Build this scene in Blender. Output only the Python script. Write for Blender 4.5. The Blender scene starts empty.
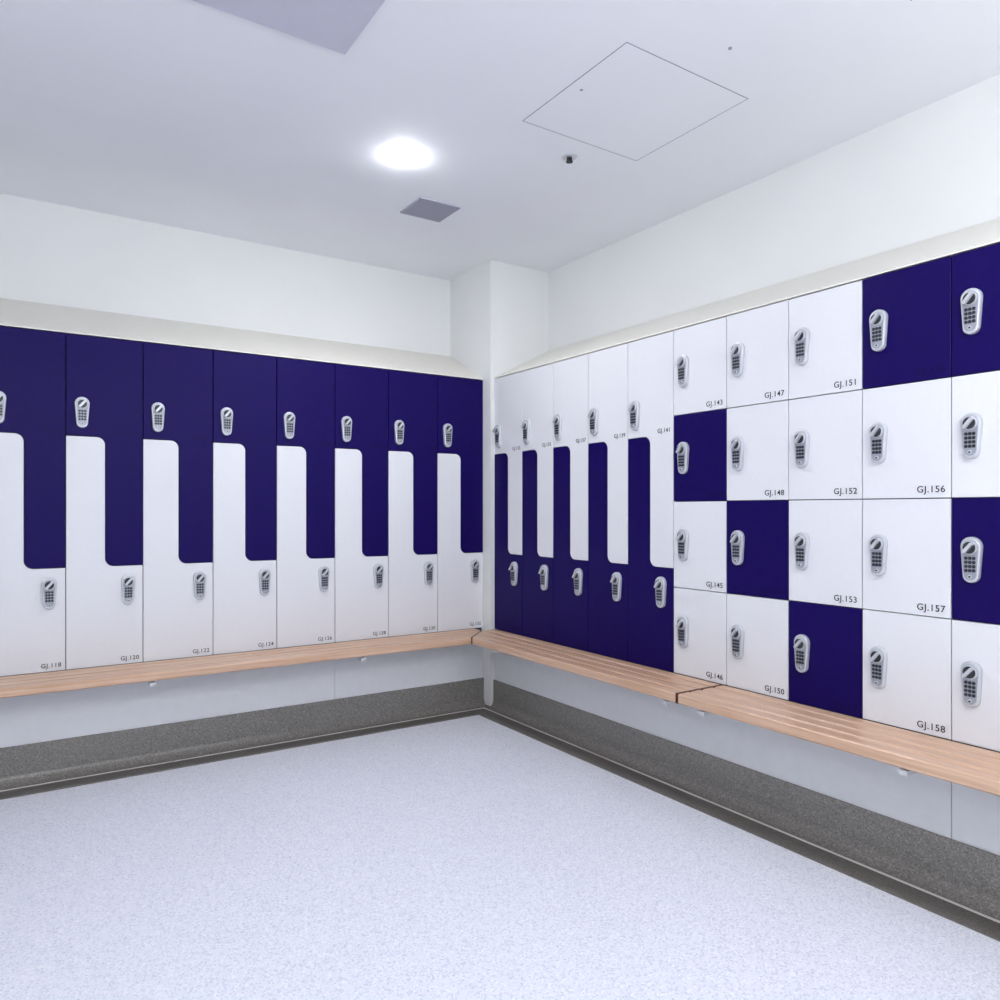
import bpy, bmesh, math
from mathutils import Vector
sc = bpy.context.scene
sc.view_settings.view_transform = 'Standard'
sc.view_settings.look = 'None'
sc.view_settings.exposure = 0.0
PI = math.pi

# ------------------------------------------------------------ materials
def s2l(c):
    return tuple(((v/255)/12.92 if v/255 <= .04045 else ((v/255+.055)/1.055)**2.4) for v in c)+(1,)
def mat(name, rgb, rough=.5, metal=0, spec=.5, noise=None, bump=None):
    m = bpy.data.materials.new(name); m.use_nodes = True
    nt = m.node_tree; b = nt.nodes['Principled BSDF']
    b.inputs['Roughness'].default_value = rough
    b.inputs['Metallic'].default_value = metal
    b.inputs['Specular IOR Level'].default_value = spec
    c = s2l(rgb)
    b.inputs['Base Color'].default_value = c
    tc = nt.nodes.new('ShaderNodeTexCoord')
    if noise:
        sc_, amt = noise
        n = nt.nodes.new('ShaderNodeTexNoise'); n.inputs['Scale'].default_value = sc_
        n.inputs['Detail'].default_value = 3
        nt.links.new(tc.outputs['Object'], n.inputs['Vector'])
        r = nt.nodes.new('ShaderNodeValToRGB')
        r.color_ramp.elements[0].position = .35; r.color_ramp.elements[1].position = .65
        r.color_ramp.elements[0].color = tuple(x*(1-amt) for x in c[:3])+(1,)
        r.color_ramp.elements[1].color = tuple(min(1, x*(1+amt)) for x in c[:3])+(1,)
        nt.links.new(n.outputs['Fac'], r.inputs['Fac'])
        nt.links.new(r.outputs['Color'], b.inputs['Base Color'])
    if bump:
        n = nt.nodes.new('ShaderNodeTexNoise'); n.inputs['Scale'].default_value = bump[0]
        nt.links.new(tc.outputs['Object'], n.inputs['Vector'])
        bp = nt.nodes.new('ShaderNodeBump'); bp.inputs['Strength'].default_value = bump[1]
        bp.inputs['Distance'].default_value = .002
        nt.links.new(n.outputs['Fac'], bp.inputs['Height'])
        nt.links.new(bp.outputs['Normal'], b.inputs['Normal'])
    return m

M_wall = mat('wall_paint', (228, 230, 230), .7, noise=(3, .01), bump=(120, .08))
M_ceil = mat('ceiling_paint', (236, 239, 244), .75, noise=(2, .01), bump=(120, .05))
M_blue = mat('navy_laminate', (21, 5, 82), .42, spec=.12, noise=(60, .03))
M_white = mat('white_laminate', (223, 224, 229), .38, spec=.3, noise=(60, .006))
M_carc = mat('carcass_grey', (62, 62, 72), .6, noise=(40, .03))
M_top = mat('cream_top_panel', (229, 227, 219), .5, noise=(30, .01))
M_panel = mat('underbench_panel', (222, 225, 229), .4, noise=(20, .015))
M_dark = mat('keypad_dark', (44, 46, 54), .4, noise=(200, .05))
M_silver = mat('lock_silver', (200, 203, 209), .35, metal=.3, noise=(150, .03))
M_steel = mat('lock_face', (160, 164, 175), .4, metal=.2, noise=(150, .03))
M_label = mat('label_grey', (34, 34, 40), .6, noise=(150, .02))
M_labelnavy = mat('label_navy', (18, 6, 66), .5, spec=.12, noise=(150, .02))
M_vent = mat('vent_grey', (156, 157, 172), .5, noise=(60, .02))
M_ventdark = mat('vent_slot', (100, 101, 116), .6, noise=(60, .02))
M_weld = mat('weld_line', (225, 222, 218), .4, noise=(80, .02))
M_hatchline = mat('hatch_gap', (145, 147, 160), .6, noise=(80, .02))
M_brown = mat('bench_endcap', (76, 40, 28), .5, noise=(60, .1))
M_gpanel = mat('grille_panel', (200, 201, 216), .6, noise=(60, .01))

def speckle(name, base, lo, hi, rough, scale):
    m = bpy.data.materials.new(name); m.use_nodes = True
    nt = m.node_tree; b = nt.nodes['Principled BSDF']
    b.inputs['Roughness'].default_value = rough
    b.inputs['Specular IOR Level'].default_value = .4
    tc = nt.nodes.new('ShaderNodeTexCoord')
    v = nt.nodes.new('ShaderNodeTexVoronoi'); v.inputs['Scale'].default_value = scale
    nt.links.new(tc.outputs['Object'], v.inputs['Vector'])
    sp = nt.nodes.new('ShaderNodeSeparateColor'); nt.links.new(v.outputs['Color'], sp.inputs['Color'])
    r = nt.nodes.new('ShaderNodeValToRGB'); cr = r.color_ramp
    cr.elements[0].position = 0; cr.elements[0].color = s2l(lo)
    cr.elements[1].position = 1; cr.elements[1].color = s2l(hi)
    e = cr.elements.new(.12); e.color = s2l(lo)
    e = cr.elements.new(.24); e.color = s2l(base)
    e = cr.elements.new(.8); e.color = s2l(base)
    e = cr.elements.new(.88); e.color = s2l(hi)
    nt.links.new(sp.outputs['Red'], r.inputs['Fac'])
    nt.links.new(r.outputs['Color'], b.inputs['Base Color'])
    return m
M_floor = speckle('speckled_vinyl', (226, 229, 240), (205, 209, 224), (238, 240, 247), .36, 230)
M_skirt = speckle('grey_speckled_skirting', (130, 127, 123), (112, 109, 106), (150, 147, 143), .25, 260)
M_border = speckle('grey_speckled_border', (106, 102, 98), (92, 89, 87), (122, 119, 116), .4, 260)

def wood():
    m = bpy.data.materials.new('beech_wood'); m.use_nodes = True
    nt = m.node_tree; b = nt.nodes['Principled BSDF']
    b.inputs['Roughness'].default_value = .36
    tc = nt.nodes.new('ShaderNodeTexCoord')
    mp = nt.nodes.new('ShaderNodeMapping'); mp.inputs['Scale'].default_value = (1.5, 45, 45)
    nt.links.new(tc.outputs['Object'], mp.inputs['Vector'])
    n = nt.nodes.new('ShaderNodeTexNoise'); n.inputs['Scale'].default_value = 2
    n.inputs['Detail'].default_value = 5; n.inputs['Distortion'].default_value = .4
    nt.links.new(mp.outputs[0], n.inputs['Vector'])
    r = nt.nodes.new('ShaderNodeValToRGB'); cr = r.color_ramp
    cr.elements[0].position = .3; cr.elements[0].color = s2l((188, 148, 120))
    cr.elements[1].position = .7; cr.elements[1].color = s2l((216, 184, 158))
    nt.links.new(n.outputs['Fac'], r.inputs['Fac'])
    nt.links.new(r.outputs['Color'], b.inputs['Base Color'])
    return m
M_wood = wood()

def emis(name, rgb, st):
    m = bpy.data.materials.new(name); m.use_nodes = True
    b = m.node_tree.nodes['Principled BSDF']
    b.inputs['Base Color'].default_value = s2l(rgb)
    b.inputs['Emission Color'].default_value = s2l(rgb)
    b.inputs['Emission Strength'].default_value = st
    return m
M_lamp = emis('lamp_diffuser', (252, 252, 255), 620)
M_fill = emis('fill_globe_emission', (252, 252, 255), 84)  # glow of the added out-of-frame fill lights

# ------------------------------------------------------------ mesh helpers
def obj(name, bm, mats, parent=None, loc=(0, 0, 0), smooth=False):
    bmesh.ops.recalc_face_normals(bm, faces=bm.faces)
    me = bpy.data.meshes.new(name); bm.to_mesh(me); bm.free()
    for m in mats: me.materials.append(m)
    if smooth:
        for p in me.polygons: p.use_smooth = True
    o = bpy.data.objects.new(name, me); sc.collection.objects.link(o)
    o.location = loc
    if parent: o.parent = parent
    return o
def empty(name, loc=(0, 0, 0), rz=0):
    e = bpy.data.objects.new(name, None); sc.collection.objects.link(e)
    e.location = loc; e.rotation_euler = (0, 0, rz); e.empty_display_size = .1
    return e
def box(bm, x0, x1, y0, y1, z0, z1, mi=0):
    v = [bm.verts.new(p) for p in [(x0,y0,z0),(x1,y0,z0),(x1,y1,z0),(x0,y1,z0),(x0,y0,z1),(x1,y0,z1),(x1,y1,z1),(x0,y1,z1)]]
    for f in [(0,1,2,3),(4,5,6,7),(0,1,5,4),(1,2,6,5),(2,3,7,6),(3,0,4,7)]:
        bm.faces.new([v[i] for i in f]).material_index = mi
def loft(bm, rings, mi=0, cap0=True, cap1=True, close=True):
    R = [[bm.verts.new(p) for p in r] for r in rings]
    n = len(R[0])
    for a, b in zip(R, R[1:]):
        for i in range(n if close else n-1):
            j = (i+1) % n
            bm.faces.new((a[i], a[j], b[j], b[i])).material_index = mi
    if cap0: bm.faces.new(R[0]).material_index = mi
    if cap1: bm.faces.new(R[-1]).material_index = mi
def prism(bm, pts, y0, y1, mi=0):   # pts in x,z; extruded in y
    loft(bm, [[(x, y1, z) for x, z in pts], [(x, y0, z) for x, z in pts]], mi)
def cyl_z(bm, x, y, r0, r1, z0, z1, mi=0, n=32):
    loft(bm, [[(x+r0*math.cos(2*PI*i/n), y+r0*math.sin(2*PI*i/n), z0) for i in range(n)],
              [(x+r1*math.cos(2*PI*i/n), y+r1*math.sin(2*PI*i/n), z1) for i in range(n)]], mi)
def cyl_y(bm, x, z, r0, r1, y0, y1, mi=0, n=24):
    loft(bm, [[(x+r0*math.cos(2*PI*i/n), y0, z+r0*math.sin(2*PI*i/n)) for i in range(n)],
              [(x+r1*math.cos(2*PI*i/n), y1, z+r1*math.sin(2*PI*i/n)) for i in range(n)]], mi)

# ------------------------------------------------------------ room
XL, YB, H, D = -3.89, -4.76, 2.54, .38
def slab(name, a, m):
    bm = bmesh.new(); box(bm, *a); return obj(name, bm, [m])
slab('floor', (XL-.1, D+.1, YB-.1, D+.1, -.1, 0), M_floor)
slab('ceiling', (XL-.1, D+.1, YB-.1, D+.1, H, H+.1), M_ceil)
slab('wall_left', (XL-.1, D+.1, D, D+.1, 0, H), M_wall)
slab('wall_right', (D, D+.1, YB-.1, D, 0, H), M_wall)
slab('wall_side', (XL-.1, XL, YB-.1, D, 0, H), M_wall)
slab('wall_back', (XL, D, YB-.1, YB, 0, H), M_wall)
CX, CY = -.026, -.078
slab('wall_corner_column', (CX, D, CY, D, 0, H), M_wall)

Z0, Z1 = .45, 1.87
TIER = (Z1-Z0)/4
ZA, ZB = .882, 1.44

# ------------------------------------------------------------ lock mesh (shared)
def lock_mesh():
    bm = bmesh.new()
    def outline(wt, wb, h, k=1.0, n=12):
        pts = []
        rt, rb = wt/2, wb/2
        zt, zb = h/2-rt, -h/2+rb
        for i in range(n+1):
            a = PI*i/n; pts.append((rt*k*math.cos(a), zt+rt*k*math.sin(a)))
        for i in range(n+1):
            a = PI+PI*i/n; pts.append((rb*k*math.cos(a), zb+rb*k*math.sin(a)))
        return pts
    def ring(p, y): return [(x, y, z) for x, z in p]
    o = outline(.056, .044, .132)
    loft(bm, [ring(o, 0), ring(o, -.010), ring(outline(.056, .044, .132, .93), -.0135),
              ring(outline(.056, .044, .132, .80), -.0145)], 0)
    loft(bm, [ring(outline(.044, .034, .114), -.0140), ring(outline(.044, .034, .114), -.0155)], 2)
    cyl_y(bm, 0, .035, .0205, .019, -.0155, -.022, 0)
    cyl_y(bm, 0, .035, .0172, .016, -.022, -.0235, 1)
    a = math.radians(50); ca, sa = math.cos(a), math.sin(a)
    pts = []
    for (u, v) in [(-.0165, -.0045), (.0165, -.0045), (.019, 0), (.0165, .0045), (-.0165, .0045), (-.019, 0)]:
        pts.append((u*ca-v*sa, .035+u*sa+v*ca))
    prism(bm, pts, -.034, -.0232, 0)
    for r in range(4):
        for c in range(3):
            x = (c-1)*.0104; z = .005-r*.0118
            w, h = .0043, .0045
            prism(bm, [(x-w, z-h*.5), (x-w*.5, z-h), (x+w*.5, z-h), (x+w, z-h*.5), (x+w, z+h*.5), (x+w*.5, z+h), (x-w*.5, z+h), (x-w, z+h*.5)], -.0178, -.0152, 1)
    cyl_y(bm, 0, -.048, .0060, .0055, -.0155, -.019, 0, 16)
    cyl_y(bm, 0, -.048, .003, .003, -.019, -.0195, 1, 12)
    bmesh.ops.recalc_face_normals(bm, faces=bm.faces)
    me = bpy.data.meshes.new('keypad_lock'); bm.to_mesh(me); bm.free()
    for m in (M_silver, M_dark, M_steel): me.materials.append(m)
    return me
LOCK = lock_mesh()
def lock(parent, x, z):
    o = bpy.data.objects.new('keypad_lock', LOCK); sc.collection.objects.link(o)
    o.parent = parent; o.location = (x, 0, z)
def label(parent, txt, x, z, size=.026, m=None):
    c = bpy.data.curves.new('t', 'FONT'); c.body = txt; c.size = size
    c.align_x = 'RIGHT'; c.extrude = .0003; c.offset = .0002; c.space_character = 1.1
    t = bpy.data.objects.new('t', c); sc.collection.objects.link(t)
    bpy.context.view_layer.update()
    me = bpy.data.meshes.new_from_object(t.evaluated_get(bpy.context.evaluated_depsgraph_get()))
    bpy.data.objects.remove(t)
    me.materials.clear(); me.materials.append(M_labelnavy if m is M_blue else M_label)
    o = bpy.data.objects.new('door_label', me); sc.collection.objects.link(o)
    o.parent = parent; o.location = (x, -.0008, z); o.rotation_euler = (PI/2, 0, 0)

G = .0016
def door(parent, pts, m, nm):
    bm = bmesh.new(); prism(bm, pts, 0, .018)
    o = obj(nm, bm, [m], parent)
    bv = o.modifiers.new('b', 'BEVEL'); bv.width = .0012; bv.segments = 1; bv.limit_method = 'ANGLE'
    return o
def z_column(parent, x0, w, m_low, m_up, num, low_lock=.06, up_lock=.06):
    x1, xm, r = x0+w, x0+w/2, .034
    def curve(g):
        p = [(x0+G, ZB+g)]
        cx, cz = xm-r, ZB-r
        for i in range(9):
            a = PI/2-PI/2*i/8; p.append((cx+(r+g)*math.cos(a), cz+(r+g)*math.sin(a)))
        cx, cz = xm+r, ZA+r
        for i in range(9):
            a = PI+PI/2*i/8; p.append((cx+(r-g)*math.cos(a), cz+(r-g)*math.sin(a)))
        p.append((x1-G, ZA+g)); return p
    low = [(x0+G, Z0+G)] + curve(-G) + [(x1-G, Z0+G)]
    up = curve(G) + [(x1-G, Z1-G), (x0+G, Z1-G)]
    door(parent, low, m_low, 'lower_door'); door(parent, up, m_up, 'upper_door')
    lock(parent, x0+up_lock, 1.54); lock(parent, x1-low_lock, .778)
    label(parent, 'GJ.%d' % num, x1-.016, (Z0+.018), .025, m_low)
    label(parent, 'GJ.%d' % (num-1), x1-.016, ZB+.012, .025, m_up)

def carcass(parent, x0, x1):
    bm = bmesh.new()
    box(bm, x0, x1, .0185, D-.002, Z0-.02, Z1-.001)
    obj('carcass', bm, [M_carc], parent)
    bm = bmesh.new()
    p = [(0.0, Z1+.003), (0, Z1+.008), (D-.002, 2.072), (D-.002, Z1+.003)]
    loft(bm, [[(x0, y, z) for y, z in p], [(x1, y, z) for y, z in p]], 0)
    obj('sloped_top', bm, [M_top], parent)
def underpanels(parent, xs):
    for a, b in zip(xs, xs[1:]):
        bm = bmesh.new(); box(bm, a+.001, b-.001, .002, .02, .10, Z0-.0205)
        obj('plinth_panel', bm, [M_panel], parent)
    bm = bmesh.new(); box(bm, xs[0], xs[-1], .0205, .06, .0, Z0-.0205)
    obj('plinth_back', bm, [M_carc], parent)

# left bank : local = world
WL = .2965
bankL = empty('locker_bank')
for i in range(13):
    z_column(bankL, CX-WL*(i+1), WL, M_white, M_blue, 132-2*i)
carcass(bankL, CX-WL*13, CX-.0005)
underpanels(bankL, [CX-WL*13, CX-WL*8, CX-WL*3, CX-.0005])

# right banks
WR, R0 = .273, .078
bankR = empty('locker_bank.001', rz=-PI/2)
for i in range(5):
    z_column(bankR, R0+WR*i, WR, M_blue, M_white, 134+2*i, .066, .050)
XS = R0+WR*5
carcass(bankR, R0+.0005, XS)
bankC = empty('locker_bank.002', rz=-PI/2)
pat = ['WBWW', 'WWBW', 'WWWB', 'BWWW', 'BWBW', 'WBWW', 'WWWB', 'WWBW', 'BWWW', 'WBWW', 'WWWB', 'WWBW']
for i, col in enumerate(pat):
    for j, ch in enumerate(col):
        a = XS+WR*i; b = a+WR; zt = Z1-TIER*j; zb = zt-TIER
        mm = M_white if ch == 'W' else M_blue
        door(bankC, [(a+G, zb+G), (b-G, zb+G), (b-G, zt-G), (a+G, zt-G)], mm, 'locker_door')
        lock(bankC, a+.058, (zt+zb)/2)
        label(bankC, 'GJ.%d' % (143+4*i+j), b-.016, zb+.018, .028, mm)
carcass(bankC, XS, XS+WR*12)
underpanels(bankC, [R0+.0005, XS+WR*4, XS+WR*12])

# ------------------------------------------------------------ skirting + border (mitred at the corner)
def skirt(name, sgn, L, rz):
    r = .045
    prof = [(-.019, .162), (.007, .162), (.007, .006+r)]
    for i in range(1, 8):
        a = PI/2*i/7; prof.append((.007+r-r*math.cos(a), .006+r-r*math.sin(a)))
    prof2 = prof+[(.056, 0), (-.019, 0)]
    def S(o): return sgn*max(o, .0)
    bm = bmesh.new()
    loft(bm, [[(S(o), -o, z) for o, z in prof2], [(sgn*L, -o, z) for o, z in prof2]], 0)
    q = [(.061, 0), (.061, .005), (.148, .005), (.148, 0)]
    loft(bm, [[(S(o), -o, z) for o, z in q], [(sgn*L, -o, z) for o, z in q]], 1)
    q = [(.051, 0), (.051, .0068), (.061, .0068), (.061, 0)]
    loft(bm, [[(S(o), -o, z) for o, z in q], [(sgn*L, -o, z) for o, z in q]], 2)
    o = obj(name, bm, [M_skirt, M_border, M_weld]); o.rotation_euler = (0, 0, rz)
skirt('baseboard_left', -1, -XL-.001, 0)
skirt('baseboard_right', 1, -YB-.001, -PI/2)

# ------------------------------------------------------------ benches
def bench(name, sgn, a, b, mitre, rz, brackets, caps=True):
    e = empty(name, rz=rz)
    zt, th = .452, .036
    sw, gp, o0 = .0575, .0075, .006
    for k in range(4):
        o1 = o0+k*(sw+gp); o2 = o1+sw
        bm = bmesh.new()
        def xa(o): return sgn*((max(o, .09)+.005) if mitre else a)
        r = .004
        prof = [(o1, zt-th+r), (o1, zt-r), (o1+r, zt), (o2-r, zt), (o2, zt-r), (o2, zt-th+r), (o2-r, zt-th), (o1+r, zt-th)]
        loft(bm, [[(xa(o), -o, z) for o, z in prof], [(sgn*b, -o, z) for o, z in prof]], 0)
        obj('slat_%d' % (k+1), bm, [M_wood], e)
    bm = bmesh.new()
    Wd = o0+4*sw+3*gp
    if not mitre:
        box(bm, *sorted((sgn*(a-.006), sgn*(a-.0003))), -Wd, -o0, zt-th, zt+.001, 0)
    else:
        q = [(.093, zt-th), (.093, zt+.001), (Wd, zt+.001), (Wd, zt-th)]
        loft(bm, [[(sgn*(o+.0005), -o, z) for o, z in q], [(sgn*(o+.0048), -o, z) for o, z in q]], 0)
    if caps:
        box(bm, *sorted((sgn*(b+.0003), sgn*(b+.006))), -Wd, -o0, zt-th, zt+.001, 0)
    obj('end_cap', bm, [M_brown], e)
    for x in brackets:
        bm = bmesh.new()
        box(bm, x-.017, x+.017, -.215, -.0005, zt-th-.012, zt-th-.0005)
        pp = [(-.0005, zt-th-.012), (-.0005, zt-th-.05), (-.006, zt-th-.05), (-.10, zt-th-.012)]
        loft(bm, [[(x-.003, y, z) for y, z in pp], [(x+.003, y, z) for y, z in pp]], 0)
        box(bm, x-.012, x+.012, -.235, -.19, zt-th-.026, zt-th-.0122)
        obj('bracket', bm, [M_panel], e)
    return e
bench('wooden_bench', -1, 0, -XL-.02, True, 0, [-.86, -1.80, -2.75, -3.6], caps=False)
bench('wooden_bench.001', 1, 0, 1.698, True, -PI/2, [.40, 1.62])
bench('wooden_bench.002', 1, 1.712, -YB-.02, False, -PI/2, [1.80, 2.52, 3.4, 4.4], caps=False)

# ------------------------------------------------------------ ceiling things
def hatch(name, x0, x1, y0, y1):
    bm = bmesh.new(); t = .0025; z = H-.0015
    box(bm, x0+t, x1-t, y0+t, y1-t, H-.001, H, 0)
    for a in [(x0, x1, y0, y0+t), (x0, x1, y1-t, y1), (x0, x0+t, y0+t, y1-t), (x1-t, x1, y0+t, y1-t)]:
        box(bm, *a, z, H, 1)
    cyl_z(bm, x0+.05, (y0+y1)/2, .005, .005, H-.003, H-.001, 1, 16)
    obj(name, bm, [M_ceil, M_hatchline])
hatch('ceiling_access_hatch', -.744, -.180, -1.960, -1.412)
hatch('ceiling_access_hatch.001', -.79, -.212, -3.05, -2.53)

def vent(name, x0, x1, y0, y1, n, mats):
    bm = bmesh.new(); f = .010
    z0 = H-.006
    for a in [(x0, x1, y0, y0+f), (x0, x1, y1-f, y1), (x0, x0+f, y0+f, y1-f), (x1-f, x1, y0+f, y1-f)]:
        box(bm, *a, z0, H, 0)
    box(bm, x0+f, x1-f, y0+f, y1-f, H-.0015, H, 1)
    for i in range(n):
        y = y0+f+(y1-y0-2*f)*(i+.5)/n; w = (y1-y0-2*f)/n*.36
        p = [(y-w, H-.002), (y+w, H-.005), (y+w, H-.006), (y-w, H-.003)]
        loft(bm, [[(x0+f, a, b) for a, b in p], [(x1-f, a, b) for a, b in p]], 0)
    obj(name, bm, mats)
vent('ceiling_air_vent', -.752, -.54, -.622, -.415, 12, [M_vent, M_ventdark])
bm = bmesh.new()
box(bm, -2.02, -1.434, -2.02, -1.44, H-.006, H, 0)
obj('ceiling_return_air_panel', bm, [M_gpanel])

# sprinkler
bm = bmesh.new()
sx, sy = -.428, -1.29
cyl_z(bm, sx, sy, .028, .032, H-.005, H, 0)
cyl_z(bm, sx, sy, .009, .011, H-.012, H-.005, 1, 16)
for s in (-1, 1):
    box(bm, sx+s*.010-.002, sx+s*.010+.002, sy-.002, sy+.002, H-.020, H-.005, 1)
cyl_z(bm, sx, sy, .014, .014, H-.022, H-.020, 1, 20)
obj('fire_sprinkler', bm, [M_silver, M_label])
bm = bmesh.new()
cyl_z(bm, -.459, -2.112, .005, .006, H-.004, H, 0, 20)
cyl_z(bm, -.459, -2.112, .002, .002, H-.006, H-.004, 0, 12)
obj('ceiling_sensor', bm, [M_hatchline])

# lights
n = 28
e = empty('recessed_downlight', (-.983, -.931, H))
bm = bmesh.new()
rr = [(.056, 0), (.055, -.001), (.048, -.0015), (.044, -.0005)]
loft(bm, [[(r*math.cos(2*PI*k/n), r*math.sin(2*PI*k/n), z) for k in range(n)] for r, z in rr], 0, False, False)
obj('trim_ring', bm, [M_wall], e, smooth=True)
bm = bmesh.new()
rings = []
for j in range(5):
    a = PI/2*j/5
    rings.append([(.047*math.cos(a)*math.cos(2*PI*k/n), .047*math.cos(a)*math.sin(2*PI*k/n), -.0017-.010*math.sin(a)) for k in range(n)])
loft(bm, rings, 0, True, True)
obj('lens', bm, [M_lamp], e)

def fill_pendant(i, x, y):  # made-up hanging fill light, out of view, added to brighten ceiling and room
    e = empty('added_fill_globe' if i == 0 else 'added_fill_globe.%03d' % i, (x, y, H))
    bm = bmesh.new()
    cyl_z(bm, 0, 0, .05, .055, -.025, 0); cyl_z(bm, 0, 0, .006, .006, -.43, -.025, 0, 12)
    cyl_z(bm, 0, 0, .04, .03, -.45, -.41, 0)
    obj('fill_globe_mount', bm, [M_silver], e)
    bm = bmesh.new()
    bmesh.ops.create_uvsphere(bm, u_segments=20, v_segments=10, radius=.10)
    obj('fill_globe', bm, [M_fill], e, loc=(0, 0, -.54), smooth=True)
for i, (x, y) in enumerate([(-.80, -3.65), (-2.0, -4.15), (-3.35, -3.3)]):
    fill_pendant(i, x, y)

w = bpy.data.worlds.new('world'); sc.world = w; w.use_nodes = True
w.node_tree.nodes['Background'].inputs[0].default_value = (.8, .85, 1, 1)
w.node_tree.nodes['Background'].inputs[1].default_value = .3

cam = bpy.data.cameras.new('camera'); co = bpy.data.objects.new('camera', cam); sc.collection.objects.link(co)
co.location = (-2.305, -3.631, 1.125)
co.rotation_euler = (PI/2, 0, -math.atan2(.5506, .8348))
cam.sensor_width = 36; cam.lens = 26.86; cam.shift_y = .01; cam.clip_start = .02
sc.camera = co
